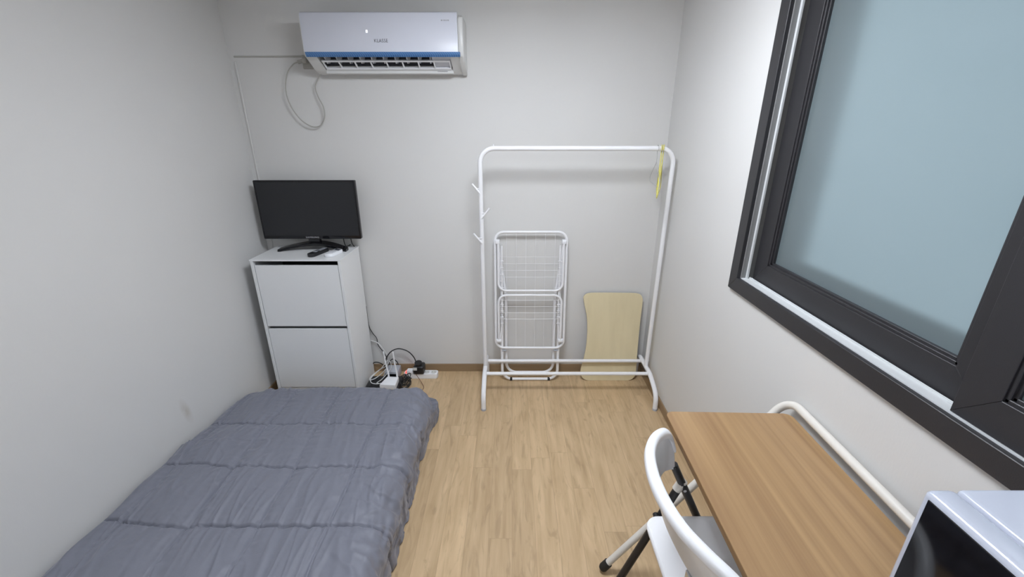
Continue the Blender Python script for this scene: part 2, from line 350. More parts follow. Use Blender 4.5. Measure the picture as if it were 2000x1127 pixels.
# window
def win():
    W = thing('window_1', None, None, (XR, WY1, WZ0)); del_keys(W); W['kind'] = 'structure'
    OY0, OY1, OZ0, OZ1 = WY0 - 0.055, WY1 + 0.055, WZ0 - 0.055, WZ1 + 0.055
    bm = NB(); xa, xb = XR - 0.014, XR + 0.001
    # mitred casing: four bars
    def quad(a, b_, c, d):
        prism(bm, [a, b_, c, d], lambda p: Vector((xa, p[0], p[1])), lambda p: Vector((xb, p[0], p[1])), 0.0012, 1)
    quad((OY0, OZ0), (OY1, OZ0), (WY1, WZ0), (WY0, WZ0)); quad((OY1, OZ0), (OY1, OZ1), (WY1, WZ1), (WY1, WZ0))
    quad((OY1, OZ1), (OY0, OZ1), (WY0, WZ1), (WY1, WZ1)); quad((OY0, OZ1), (OY0, OZ0), (WY0, WZ0), (WY0, WZ1))
    obj('casing', bm, M['dark'], W, 30)
    # white track lining the opening, with its raised guide ribs
    bm = NB()
    t = 0.006
    box(bm, XR, 1.0, WY0, WY1, WZ0 - 0.001, WZ0 + t - 0.003); box(bm, XR, 1.0, WY0, WY1, WZ1 - t, WZ1)
    for xx in (0.937, 0.9425): box(bm, xx, xx + 0.003, WY0, WY1, WZ0, WZ0 + 0.008, 0.001, 1)
    obj('track', bm, M['pvc'], W, 30)
    bm = NB(); box(bm, XR, 1.0, WY1 - t, WY1, WZ0, WZ1); box(bm, XR, 1.0, WY0, WY0 + t, WZ0, WZ1); obj('jamb_lining', bm, M['pvcgrey'], W, 30)
    bm = NB(); box(bm, 0.926, 0.934, WY1 - 0.016, WY1 - t, WZ0, WZ1, 0.001, 1); obj('guide_rib', bm, M['pvc'], W, 30)
    def sash(x0, x1, y0, y1, z0, z1, wd, gx):
        s = bpy.data.objects.new('sash', None); C.objects.link(s); s.parent = W; s.location = (x0 - W.location.x, y0 - W.location.y, z0 - W.location.z)
        bm = NB()
        def q2(a, b_, c, d, bev=0.0010): prism(bm, [a, b_, c, d], lambda p: Vector((x0, p[0], p[1])), lambda p: Vector((x1, p[0], p[1])), bev, 1)
        iy0, iy1, iz0, iz1 = y0 + wd, y1 - wd, z0 + wd, z1 - wd
        q2((y0, z0), (y1, z0), (iy1, iz0), (iy0, iz0)); q2((y1, z0), (y1, z1), (iy1, iz1), (iy1, iz0))
        q2((y1, z1), (y0, z1), (iy0, iz1), (iy1, iz1)); q2((y0, z1), (y0, z0), (iy0, iz0), (iy0, iz1))
        obj('sash_frame', bm, M['dark'], s, 30)
        bm = NB(); e = 0.014                                     # glazing bead, set back and stepped
        for (a, b_) in ((0.006, e), (0.013, e * 0.55)):
            for (ya, yb, za, zb) in ((iy0, iy1, iz0 - 0.001, iz0 + b_), (iy0, iy1, iz1 - b_, iz1 + 0.001), (iy0 - 0.001, iy0 + b_, iz0, iz1), (iy1 - b_, iy1 + 0.001, iz0, iz1)):
                box(bm, x0 + (0.010 if b_ == e else 0.004), x1 - 0.002, ya, yb, za, zb, 0.0012, 1)
        obj('glazing_bead', bm, M['dark'], s, 30)
        bm = NB(); bm.faces.new([bm.verts.new(v) for v in ((gx, iy0, iz0), (gx, iy0, iz1), (gx, iy1, iz1), (gx, iy1, iz0))]); obj('pane', bm, M['glass'], s, None)
    sash(0.950, 0.985, 0.72, 1.590, WZ0 + 0.003, WZ1 - 0.003, 0.076, 0.970)
    sash(0.914, 0.944, WY0 + 0.01, 0.745, WZ0 + 0.004, WZ1 - 0.003, 0.074, 0.930)
    bm = NB(); xs, xe = 0.988, 1.30                                  # outer reveal seen blurred through the frosted glass
    box(bm, xs, xe, WY0 - 0.03, WY0, WZ0, WZ1); box(bm, xs, xe, WY1, WY1 + 0.03, WZ0, WZ1)
    box(bm, xs, xe, WY0 - 0.03, WY1 + 0.03, WZ0 - 0.03, WZ0); box(bm, xs, xe, WY0 - 0.03, WY1 + 0.03, WZ1, WZ1 + 0.03)
    obj('outer_reveal', bm, M['sleeve'], W, None)
    bm = NB(); xs, xe = 1.045, 1.085                               # outer window's frame a hand's breadth behind
    box(bm, xs, xe, WY0, WY1, WZ0, WZ0 + 0.115); box(bm, xs, xe, WY0, WY1, WZ1 - 0.115, WZ1); box(bm, xs, xe, WY0, WY0 + 0.12, WZ0, WZ1); box(bm, xs, xe, WY1 - 0.135, WY1, WZ0, WZ1)
    obj('outer_frame', bm, M['dark'], W, None)
def del_keys(o):
    for k in ('label', 'category', 'group'):
        if k in o: del o[k]
win()

# ---------------------------------------------------------------- ceiling lamp (above the frame) and an added fill lamp
def ceiling_light(x, y, s, label, e):
    t_ = thing('ceiling_light', label, 'light', (x, y, ZC), group=None)
    bm = NB(); box(bm, x - s / 2 - 0.02, x + s / 2 + 0.02, y - s / 2 - 0.02, y + s / 2 + 0.02, ZC - 0.02, ZC, 0.004, 1); obj('housing', bm, M['wmetal'], t_)
    bm = NB(); box(bm, x - s / 2, x + s / 2, y - s / 2, y + s / 2, ZC - 0.060, ZC - 0.02, 0.012, 2)
    obj('diffuser', bm, mat('lamp_diffuser', (0.9, 0.9, 0.9, 1), 0.4, emit=LAMP_COL + (1,), estr=e), t_)
ceiling_light(LAMP_POS[0], LAMP_POS[1], 0.46, 'square white ceiling light over the middle of the room', LAMP_EMIT)
ceiling_light(-0.3, -0.55, 0.4, 'smaller square white fill light added over the entry', FILL_EMIT)  # unseen fill lamp, added to light the back wall more evenly

# ---------------------------------------------------------------- comforter on the floor bed
def comforter():
    x0, x1 = XL + 0.07, -0.545           # flat top core
    y0, y1 = 0.27, 2.06
    RR = 0.085; H = 0.245; SK = 0.30
    def prof(d, side):
        """distance along the cloth past the core edge -> (outward, drop)"""
        if side == 'L':   # pressed against the wall
            q = RR * math.pi / 2 * 0.62; r_ = RR * 0.62
        else: q = RR * math.pi / 2; r_ = RR
        if d < q: a = d / r_; return r_ * math.sin(a), r_ * (1 - math.cos(a))
        e = d - q; return r_ + (0.0 if side == 'L' else -0.012 * math.sin(min(1, e / 0.16) * math.pi * 0.9)), r_ + e
    xs = []; a = x0 - SK
    st = 0.0042
    while a < x1 + SK: xs.append(a); a += st
    ys = []; a = y1 + SK
    while a > y0 - SK: ys.append(a); a -= (st if a > 0.8 else 0.03)
    seamx = [-1.45, -1.185, -0.928, -0.668]; seamy = [1.745, 1.445, 1.152, 0.87, 0.57]
    bm = bmesh.new(); grid = []
    fb = noise.noise
    for b_ in ys:
        row = []
        for a in xs:
            cx = min(max(a, x0), x1); cy = min(max(b_, y0), y1)
            dx, dy = a - cx, b_ - cy; d = max(abs(dx), abs(dy)); L_ = math.hypot(dx, dy)
            # seams follow slightly bowed lines in the cloth, fanning out a little towards the far end
            fan = max(0.0, b_ - 1.35)
            dsx = min(abs(a - (s_ - 0.055 * fan * (1 if s_ < -0.8 else 0.6) + 0.008 * fb(Vector((s_ * 9, b_ * 5, 1))))) for s_ in seamx)
            dsy = min(abs(b_ - (s_ + 0.010 * fb(Vector((a * 5, s_ * 9, 2))) + 0.10 * max(0, -1.22 - a) * (1 if s_ < 1.6 else 1.0))) for s_ in seamy)
            if a < -1.52: dsy = max(dsy, 0.012 + (-1.52 - a) * 0.3)
            puff = 0.013 * (1 - math.exp(-dsx / 0.04)) * (1 - math.exp(-dsy / 0.045))
            puff -= 0.012 * math.exp(-(dsx / 0.0042) ** 2) + 0.016 * math.exp(-(dsy / 0.0042) ** 2)
            # gathers running away from the cross seams, long folds, and broad swells
            g = math.exp(-dsy / 0.045); gx_ = math.exp(-dsx / 0.03)
            wr = 0.0085 * g * fb(Vector((a * 46, b_ * 9, 3)))                       # gathers at the cross seams
            wr += 0.0050 * gx_ * fb(Vector((a * 9, b_ * 48, 4)))                    # and at the long seams
            w1 = fb(Vector((a * 5, b_ * 3, 9)))
            aa = a + 0.10 * (b_ - 1.2) + 0.03 * w1                                # long folds run down the bed
            f1 = fb(Vector((aa * 20, b_ * 3.0, 5))); f2 = fb(Vector((aa * 38, b_ * 5.5, 6)))
            left_ = 1 + 0.5 * max(0.0, min(1.0, (-1.15 - a) / 0.25))
            wr += left_ * (0.0050 * f1 + 0.0034 * f2 + 0.0085 * max(0.0, 1 - abs(f1) * 4.5) * (0.45 + w1))
            wr += 0.009 * fb(Vector((a * 5, b_ * 4, 7)))
            arc = fb(Vector((a * 11 + b_ * 4, b_ * 9 - a * 5, 21))); wr += 0.004 * max(0.0, 1 - abs(arc) * 6) * max(0.0, fb(Vector((a * 3, b_ * 3, 33))) + 0.25)
            edge = max(0.0, min(1.0, (a - (x1 - 0.10)) / 0.15))
            fe = fb(Vector((a * 9, b_ * 16, 13)))
            wr += edge * (0.014 * fe + 0.007 * fb(Vector((a * 28, b_ * 24, 15))) + 0.006 * max(0.0, 1 - abs(fe) * 5))
            h = puff + wr
            # broad dip of the top towards the edges
            H_ = H - 0.038 * max(0.0, (b_ - 1.6)) / 0.5
            if b_ > 1.6: H_ -= 0.014 * max(0, -1.15 - a) / 0.3
            if L_ > 1e-9:
                side = 'L' if dx < 0 and abs(dx) > abs(dy) * 0.7 else 'O'
                if dx < 0 and dy != 0 and side == 'O':
                    pass
                o_, dr = prof(d, side)
                if dx < 0:
                    k = min(1, abs(dx) / L_); o_ = o_ * (1 - 0.0 * k)
                ux, uy = dx / L_, dy / L_
                swell = 1 + 0.10 * fb(Vector((cx * 3 + ux, cy * 5 + uy * 2, 17)))
                if dx > 0: o_ *= swell
                nx = cx + ux * (o_ + h * 0.8 * min(1, dr / 0.06)); ny = cy + uy * (o_ + h * 0.8 * min(1, dr / 0.06))
                z = H_ - dr + h * max(0.0, 1 - dr / 0.08)
                # hem spreads a little on the floor
                zf = 0.006
                if z < zf + 0.02:
                    under = min(0.05, (zf + 0.02 - z) * 0.25)
                    if dx >= 0 or dy != 0:
                        nx -= ux * under * 0.6; ny -= uy * under * 0.6
                    z = max(zf, zf + 0.02 - (zf + 0.02 - z) * 1.0)
            else:
                nx, ny, z = a, b_, H_ + h
            # round the two far corners
            for sg, xa, wx in ((1, -0.62, 0.17), (-1, -1.39, 0.155)):
                ya, wy = 1.96, 0.215
                if (nx - xa) * sg > 0 and ny > ya:
                    u2 = min(1.15, (nx - xa) * sg / wx); v2 = min(1.15, (ny - ya) / wy)
                    k2 = 0.85
                    nx = xa + sg * wx * u2 * math.sqrt(max(0, 1 - k2 * v2 * v2 / 2)); ny = ya + wy * v2 * math.sqrt(max(0, 1 - k2 * u2 * u2 / 2))
            if nx > -0.6 and ny > 1.95 and z < 0.12:                  # bunched far right corner pushed out onto the floor
                kk = max(0.0, 1 - math.hypot(nx + 0.50, ny - 2.09) / 0.15); kk = kk * kk * (3 - 2 * kk)
                nx += 0.062 * kk * (1 - 4 * abs(z - 0.06)); ny += 0.015 * kk
            nx = max(nx, XL + 0.012)
            row.append(bm.verts.new((nx, ny, z)))
        grid.append(row)
    for i in range(len(grid) - 1):
        for j in range(len(xs) - 1):
            vs = (grid[i][j], grid[i][j + 1], grid[i + 1][j + 1], grid[i + 1][j])
            if all(v.co.z <= 0.0061 for v in vs): continue
            bm.faces.new(vs)
    loose = [v for v in bm.verts if not v.link_faces]
    bmesh.ops.delete(bm, geom=loose, context='VERTS')
    o = solo('comforter', bm, M['fabric'], 'charcoal grey quilted comforter spread over the low floor bed along the left wall', 'comforter', (-1.0, 1.2, 0), smooth=180)
comforter()

# ---------------------------------------------------------------- flap-door cabinet
CX0, CX1, CY0, CY1, CZ = -1.478, -0.968, 2.30, 2.605, 0.917
cab = thing('shoe_cabinet', 'narrow white cabinet with two tilting doors in the left corner', 'cabinet', (CX0, CY0, 0))
pt = 0.016
b = NB(); box(b, CX0 - 0.003, CX1 + 0.003, CY0 - 0.001, CY1, CZ - 0.008, CZ, 0.0008, 1); obj('top_panel', b, M['laminate'], cab)
for x in (CX0, CX1 - pt):
    b = NB(); box(b, x, x + pt, CY0, CY1, 0, CZ - 0.008, 0.0012, 1); obj('side_panel', b, M['laminate'], cab)
b = NB(); box(b, CX0 + pt, CX1 - pt, CY1 - 0.006, CY1, 0.0, CZ - pt)
box(b, CX0 + pt, CX1 - pt, CY0 + 0.03, CY1 - 0.006, 0.48, 0.488); box(b, CX0 + pt, CX1 - pt, CY0 + 0.02, CY1 - 0.006, 0.05, 0.06)
obj('inner_frame', b, M['lamdark'], cab)
b = NB(); box(b, CX0 + pt, CX1 - pt, CY0 + 0.01, CY0 + 0.025, 0, 0.075, 0.001, 1); obj('plinth', b, M['laminate'], cab)
for z0, z1, tl in ((0.503, 0.882, 0.004), (0.080, 0.485, 0.004)):
    b = NB(); box(b, CX0 + pt + 0.003, CX1 - pt - 0.003, CY0 + 0.004, CY0 + 0.020, z0, z1, 0.0012, 1)
    obj('door', b, M['laminate'], cab)

# ---------------------------------------------------------------- television
TY = 2.52; TX0, TX1, TZ0, TZ1 = -1.500, -0.912, 0.984, 1.330
tv = thing('television', 'small black flat television standing on the white cabinet', 'television', ((TX0 + TX1) / 2, TY, CZ))
b = NB(); prism(b, rrect(TX0, TX1, TZ0, TZ1, 0.006, 3), lambda p: Vector((p[0], TY, p[1])), lambda p: Vector((p[0], TY + 0.028, p[1])), 0.002, 2)
box(b, TX0 + 0.08, TX1 - 0.08, TY + 0.026, TY + 0.05, TZ0 + 0.03, TZ1 - 0.08, 0.01, 2)
obj('casing', b, M['blackgloss'], tv)
b = NB(); box(b, TX0 + 0.011, TX1 - 0.011, TY - 0.0006, TY + 0.002, TZ0 + 0.020, TZ1 - 0.011); obj('screen', b, M['screen'], tv, None)
tcx = (TX0 + TX1) / 2 + 0.005
b = text_bm('SAMSUNG', 0.0125, lambda c: Vector((tcx - 0.005 + c.x * 1.3, TY - 0.0008 - c.z, TZ0 + 0.010 + c.y * 1.0)), 0.0004); obj('logo', b, M['textsilver'], tv, None)
b = NB(); box(b, tcx - 0.035, tcx + 0.035, TY + 0.004, TY + 0.03, CZ + 0.035, TZ0 + 0.03, 0.004, 2); obj('neck', b, M['blackgloss'], tv)
# bowed stand: a wide arch touching the cabinet at both ends
def stand():
    bm = NB(); n = 28; rings = []
    for i in range(n + 1):
        t = -1 + 2 * i / n
        x = tcx + t * 0.205; y = TY - 0.028 + 0.045 * (1 - t * t); zt = CZ + 0.013 + 0.030 * (1 - abs(t) ** 1.6); wd = 0.022 + 0.012 * (1 - t * t); th = 0.012
        zb = CZ + 0.0005 if abs(t) > 0.92 else zt - th * 1.15
        rings.append([bm.verts.new(v) for v in ((x, y - wd, zb), (x, y - wd, zt - 0.003), (x, y - wd + 0.004, zt), (x, y + wd, zt + 0.003), (x, y + wd, zb))])
    for i in range(n):
        for k in range(5): bm.faces.new((rings[i][k], rings[i][(k + 1) % 5], rings[i + 1][(k + 1) % 5], rings[i + 1][k]))
    bm.faces.new(rings[0][::-1]); bm.faces.new(rings[-1]); return bm
obj('stand', stand(), M['blackgloss'], tv, 30)
b = NB(); tube(b, spline([(-1.03, TY + 0.02, TZ0 + 0.02), (-1.03, TY + 0.03, 0.95), (-1.028, TY + 0.05, 0.925), (-1.02, 2.612, 0.925)], 6), 0.003, 8)
obj('power_cord', b, M['bcord'], tv)
b = NB(); tube(b, spline([(-0.985, TY + 0.02, TZ0 + 0.02), (-0.985, TY + 0.03, 0.955), (-0.987, TY + 0.05, 0.935), (-0.990, 2.618, 0.90)], 6), 0.003, 8)
obj('antenna_cord', b, M['bcord'], tv)

# ---------------------------------------------------------------- remotes on the cabinet
def remote(name, label, p, ang, L_, W_, H_, mbody):
    t_ = thing(name, label, 'remote control', p, ang)
    bm = NB(); ol = rrect(-W_ / 2, W_ / 2, -L_ / 2, L_ / 2, W_ * 0.32, 5)
    prism(bm, ol, lambda q: Vector((q[0], q[1], 0.001)), lambda q: Vector((q[0], q[1], H_)), 0.003, 3)
    for v in bm.verts: v.co += Vector(p)
    obj('body', bm, mbody, t_); return t_
px, py = -1.141, 2.424
rc = remote('television_remote', 'black remote control lying in front of the television', (px, py, CZ), R(-15), 0.150, 0.042, 0.020, M['black'])
def btn(parent, name, pos, rects, m, z):
    bm = NB()
    for (x, y, sx, sy) in rects: box(bm, x - sx / 2, x + sx / 2, y - sy / 2, y + sy / 2, z, z + 0.0016, 0.0006, 1)
    for v in bm.verts: v.co += Vector(pos)
    obj(name, bm, m, parent)
btn(rc, 'button_pad', (px, py, CZ), [(-0.010 + 0.010 * i, 0.060 - 0.013 * j, 0.0068, 0.0075) for i in range(3) for j in range(5)], M['greyplast'], 0.020)
btn(rc, 'navigation_pad', (px, py, CZ), [(0, -0.022, 0.022, 0.018)], M['greyplast'], 0.020)
px2, py2 = -1.047, 2.415
ra = remote('air_conditioner_remote', 'white remote control with small dark display lying beside the black one', (px2, py2, CZ), R(-14), 0.122, 0.050, 0.018, M['wplast'])
btn(ra, 'display', (px2, py2, CZ), [(0, 0.038, 0.034, 0.026)], M['lcd'], 0.0175)
btn(ra, 'button_pad', (px2, py2, CZ), [(-0.012 + 0.012 * i, -0.002 - 0.013 * j, 0.009, 0.006) for i in range(3) for j in range(3)], M['greyplast'], 0.0175)

# ---------------------------------------------------------------- air conditioner
AX0, AX1 = -1.062, -0.246
ac = thing('air_conditioner', 'white wall-mounted air conditioner with a blue strip high on the back wall', 'air conditioner', (AX0, YB, 1.89))
AY = 2.432
full = [(YB, 2.148), (YB, 1.888), (2.60, 1.888), (2.575, 1.892), (2.545, 1.905), (2.505, 1.927), (2.47, 1.944), (AY + 0.012, 1.956), (AY + 0.004, 1.975), (AY + 0.004, 2.120), (AY + 0.012, 2.140), (AY + 0.03, 2.148)]
notch = [(YB, 2.148), (YB, 1.888), (2.60, 1.888), (2.575, 1.892), (2.556, 1.900), (2.556, 1.925), (2.55, 1.985), (2.49, 1.995), (AY + 0.020, 1.975), (AY + 0.020, 1.956), (AY + 0.004, 1.975), (AY + 0.004, 2.120), (AY + 0.012, 2.140), (AY + 0.03, 2.148)]
b = NB()
OX0, OX1 = -1.000, -0.315
prism(b, full, lambda p: Vector((AX0 + 0.006, p[0], p[1])), lambda p: Vector((OX0, p[0], p[1])), 0.003, 2)
endp = [(YB, 2.140), (YB, 1.884), (2.60, 1.884), (2.565, 1.890), (2.53, 1.908), (2.48, 1.936), (AY + 0.022, 1.955), (AY + 0.014, 1.975), (AY + 0.014, 2.110), (AY + 0.024, 2.130), (AY + 0.045, 2.140)]
prism(b, full, lambda p: Vector((OX1, p[0], p[1])), lambda p: Vector((-0.272, p[0], p[1])))
prism(b, endp, lambda p: Vector((-0.274, p[0], p[1])), lambda p: Vector((AX1, p[0], p[1])), 0.010, 3)
box(b, OX0, OX1, 2.5565, YB, 1.888, 1.9245); box(b, OX0, OX1, AY + 0.02, YB, 2.0, 2.148, 0.002, 1)
obj('body', b, M['acbody'], ac, 30)
b = NB()
inner = [(2.555, 1.928), (2.585, 1.93), (2.58, 1.998), (2.47, 1.998), (2.462, 1.985), (2.54, 1.978)]
prism(b, inner, lambda p: Vector((OX0, p[0], p[1])), lambda p: Vector((OX1, p[0], p[1])))
obj('outlet_recess', b, M['acdark'], ac, None)
b = NB(); prism(b, [(2.456, 1.960), (2.548, 1.918), (2.553, 1.985), (2.47, 1.992)], lambda p: Vector((-0.415, p[0], p[1])), lambda p: Vector((OX1, p[0], p[1])))
obj('motor_cover', b, M['vane'], ac, None)
for i in range(10):
    x = OX0 + 0.03 + i * 0.0605
    b = NB(); prism(b, [(2.456, 1.958), (2.520, 1.930), (2.553, 1.935), (2.545, 1.985), (2.475, 1.992)], lambda p: Vector((x + (p[1] - 1.95) * 0.3, p[0], p[1])), lambda p: Vector((x + 0.004 + (p[1] - 1.95) * 0.3, p[0], p[1])))
    obj('vane', b, M['vane'], ac, None)
# horizontal louvre: an open flap of two rails with ribs
b = NB()
prism(b, [(2.487, 1.940), (2.495, 1.934), (2.499, 1.939), (2.491, 1.945)], lambda p: Vector((OX0 + 0.008, p[0], p[1])), lambda p: Vector((OX1 - 0.008, p[0], p[1])))
prism(b, [(2.540, 1.912), (2.548, 1.905), (2.553, 1.910), (2.545, 1.917)], lambda p: Vector((OX0 + 0.008, p[0], p[1])), lambda p: Vector((OX1 - 0.008, p[0], p[1])))
for i in range(9):
    x = OX0 + 0.008 + i * (OX1 - OX0 - 0.022) / 8
    prism(b, [(2.490, 1.939), (2.548, 1.906), (2.552, 1.911), (2.494, 1.944)], lambda p: Vector((x, p[0], p[1])), lambda p: Vector((x + 0.006, p[0], p[1])))
obj('louvre', b, M['wplast'], ac, None)
b = NB(); prism(b, [(AY, 2.135), (AY, 1.972), (AY + 0.006, 1.972), (AY + 0.006, 2.138), (AY + 0.03, 2.1495), (AY + 0.018, 2.1505), (AY + 0.006, 2.145)], lambda p: Vector((AX0 + 0.012, p[0], p[1])), lambda p: Vector((-0.272, p[0], p[1])), 0.0015, 2)
obj('front_panel', b, M['acplast'], ac, 30)
b = NB(); prism(b, [(AY - 0.002, 1.972), (AY - 0.001, 1.960), (AY + 0.008, 1.950), (AY + 0.02, 1.953), (AY + 0.012, 1.972)], lambda p: Vector((AX0 + 0.016, p[0], p[1])), lambda p: Vector((-0.263, p[0], p[1])), 0.0012, 1)
obj('blue_strip', b, M['blue'], ac, 30)
b = text_bm('KLASSE', 0.0225, lambda c: Vector((-0.657 + c.x * 0.88, AY - 0.0008 - c.z, 2.021 + c.y)), 0.0004); obj('logo', b, M['textdark'], ac, None)
b = NB(); box(b, -0.728, -0.720, AY - 0.001, AY + 0.001, 2.057, 2.068, 0.0004, 1); obj('display_light', b, M['led'], ac, None)
b = NB()
for i, (dx, ww) in enumerate(((0, 0.009), (0.013, 0.007), (0.023, 0.006), (0.032, 0.008))): box(b, -0.352 + dx, -0.352 + dx + ww, AY - 0.0006, AY + 0.001, 2.107, 2.113)
obj('small_mark', b, M['textgrey'], ac, None)
b = NB(); box(b, -0.40, -0.345, 2.549, 2.552, 1.8975, 1.8995); obj('lower_mark', b, M['textgrey'], ac, None)
# its power cord looping down beside it to the outlet
cordp = [(-1.045, 2.60, 1.895), (-1.068, 2.60, 1.865), (-1.090, 2.60, 1.825), (-1.082, 2.60, 1.775), (-1.062, 2.60, 1.725), (-1.063, 2.60, 1.67), (-1.095, 2.60, 1.625), (-1.145, 2.598, 1.622), (-1.20, 2.596, 1.66), (-1.24, 2.592, 1.73), (-1.252, 2.59, 1.81), (-1.232, 2.59, 1.885), (-1.19, 2.59, 1.935), (-1.158, 2.59, 1.947)]
b = NB(); tube(b, spline(cordp, 8), 0.0034, 8)
obj('power_cord', b, M['cord'], ac)
loop2 = [(-1.085, 2.604, 1.635), (-1.115, 2.604, 1.607), (-1.165, 2.605, 1.600), (-1.205, 2.606, 1.607)]
b = NB(); tube(b, [(-1.160, 2.59, 1.947), (-1.128, 2.59, 1.955)], 0.010, 12); box(b, -1.132, -1.108, 2.575, 2.604, 1.940, 1.968, 0.005, 2); obj('plug', b, M['cord'], ac)
wo = thing('wall_outlet', 'small grey wall outlet left of the air conditioner', 'outlet', (-1.10, YB, 1.955))
b = NB(); box(b, -1.150, -1.068, YB - 0.012, YB, 1.918, 1.985, 0.003, 2); obj('cover_plate', b, M['cord'], wo)
b = NB(); cyl(b, (-1.088, YB - 0.0175, 1.948), (-1.088, YB - 0.012, 1.948), 0.017, 20); obj('socket', b, M['greyplast'], wo)

# ---------------------------------------------------------------- clothes rack
RY = 2.40; RX0, RX1, RZ = -0.173, 0.872, 1.510
rk = thing('clothes_rack', 'white metal clothes rack with side hooks against the back wall', 'clothes rack', ((RX0 + RX1) / 2, RY, 0))
b = NB(); lean = 0.0
tube(b, fillet([(RX0, RY + 0.02, 0.15), (RX0, RY - 0.005, RZ), (RX1, RY - 0.005, RZ), (RX1, RY + 0.02, 0.15)], 0.078, 10), 0.0125, 14); obj('hanging_rail', b, M['wmetal'], rk, 60)
for s, x in ((-1, RX0), (1, RX1)):
    b = NB(); path = fillet([(x, 2.178, 0.004), (x, 2.185, 0.100), (x, 2.33, 0.158), (x, 2.55, 0.160), (x, 2.606, 0.125), (x, 2.612, 0.004)], [0.10, 0.2, 0.06, 0.03], 8)
    tube(b, path, 0.013, 14, flat=(0.013, 0.0165, (0, -0.3, 1)) if False else None)
    for v in b.verts: v.co.x = x + (v.co.x - x) * 1.12
    lg = obj('leg', b, M['wmetal'], rk, 60)
    b = NB(); tube(b, [(x, 2.178, 0.0), (x, 2.178, 0.012)], 0.0155, 14); obj('foot_cap', b, M['greyplast'], lg, 60)
    b = NB(); tube(b, [(x, 2.612, 0.0), (x, 2.612, 0.012)], 0.0145, 14); obj('foot_cap', b, M['greyplast'], lg, 60)
for y, z in ((2.505, 0.152), (2.345, 0.152)):
    b = NB(); cyl(b, (RX0, y, z), (RX1, y, z), 0.0115, 14); obj('crossbar', b, M['wmetal'], rk, 60)
for (s, z) in ((-1, 1.268), (1, 1.133), (-1, 0.990)):
    b = NB(); cyl(b, (RX0, RY - 0.008, z), (RX0 + s * 0.047, RY - 0.010, z + 0.057), 0.0055, 10)
    cyl(b, (RX0, RY - 0.008, z + 0.030), (RX0 + s * 0.024, RY - 0.009, z + 0.030), 0.0030, 8); obj('hook', b, M['wmetal'], rk, 60)
b = NB(); cyl(b, (-0.10, RY - 0.005, RZ + 0.010), (-0.10, RY - 0.005, RZ + 0.021), 0.0035, 8); obj('screw', b, M['wmetal'], rk, 60)

# hangers seen almost edge-on
def hanger(x, ang, label, m, name='wire_hanger', half=0.19, drop=0.25, r=0.0028):
    top = Vector((x, RY - 0.005, RZ))
    t_ = thing(name, label, 'hanger', (x, RY - 0.005, RZ - 0.05), 0, None)
    d = Vector((math.sin(ang), -math.cos(ang), 0))
    P = lambda u, z: top + d * u + Vector((0, 0, z))
    bm = NB()
    hook = [P(0.020 * math.cos(a), 0.001 + 0.0165 * math.sin(a) + 0.0) for a in [R(v) for v in range(-35, 181, 18)]]
    hook += [P(-0.019, -0.012), P(-0.004, -0.035), P(0, -0.05), P(0, -0.075)]
    tube(bm, spline(hook, 3), r, 8); obj('hook', bm, m, t_, 60)
    bm = NB()
    tube(bm, fillet([P(0, -0.07), P(half, -drop * 0.68), P(half, -drop * 0.80), P(-half, -drop * 0.80), P(-half, -drop * 0.68), P(0, -0.07)], 0.02, 6), r, 8)
    obj('frame', bm, m, t_, 60); return t_
hanger(0.802, R(-17.5), 'bright yellow plastic-coated hanger on the right end of the rack rail', M['yellow'], half=0.18, drop=0.30)
hanger(0.812, R(-20.5), 'yellow hanger hung just right of the other yellow one, its hook nearest the bend', M['yellow'], half=0.18, drop=0.29)
hanger(0.782, R(-9), 'grey wire hanger behind the yellow hangers on the rack', M['wire'], half=0.17, drop=0.235, r=0.0014)

# ---------------------------------------------------------------- folded drying rack
dr = thing('drying_rack', 'folded white drying rack leaning on the back wall inside the clothes rack', 'drying rack', (0.12, 2.52, 0))
def dp(x, z, off=0.0): return Vector((x, 2.512 + 0.088 * z / 1.01 + off, z))
def loop(x0, x1, z0, z1, r, off): 
    pts = rrect(x0, x1, z0, z1, r, 8); return [dp(p[0], p[1], off) for p in pts]
b = NB(); tube(b, loop(-0.106, 0.341, 0.244, 1.012, 0.055, -0.016), 0.0085, 10, closed=True); obj('outer_frame', b, M['wmetal'], dr, 60)
# upper and lower wing frames (U shapes) folded on it
b = NB(); tube(b, fillet([dp(-0.086, 0.955, -0.030), dp(-0.086, 0.642, -0.030), dp(0.322, 0.642, -0.030), dp(0.322, 0.955, -0.030)], 0.05, 8), 0.0075, 10); uw = obj('wing_frame', b, M['wmetal'], dr, 60)
b = NB(); tube(b, fillet([dp(-0.086, 0.300, -0.030), dp(-0.086, 0.612, -0.030), dp(0.318, 0.612, -0.030), dp(0.318, 0.300, -0.030)], 0.05, 8), 0.0075, 10); lw = obj('wing_frame', b, M['wmetal'], dr, 60)
for (x, z) in ((-0.088, 0.955), (0.324, 0.955)):
    b = NB(); box(b, x - 0.015, x + 0.012, dp(x, z).y - 0.040, dp(x, z).y - 0.008, z - 0.012, z + 0.012, 0.003, 2); obj('clip', b, M['wplast'], dr)
for s, (x, z) in ((1, (-0.086, 0.302)), (-1, (0.318, 0.302))):
    b = NB(); box(b, x - 0.016, x + 0.016, dp(x, z).y - 0.040, dp(x, z).y - 0.010, z - 0.009, z + 0.009, 0.003, 2); obj('clip', b, M['wplast'], dr)
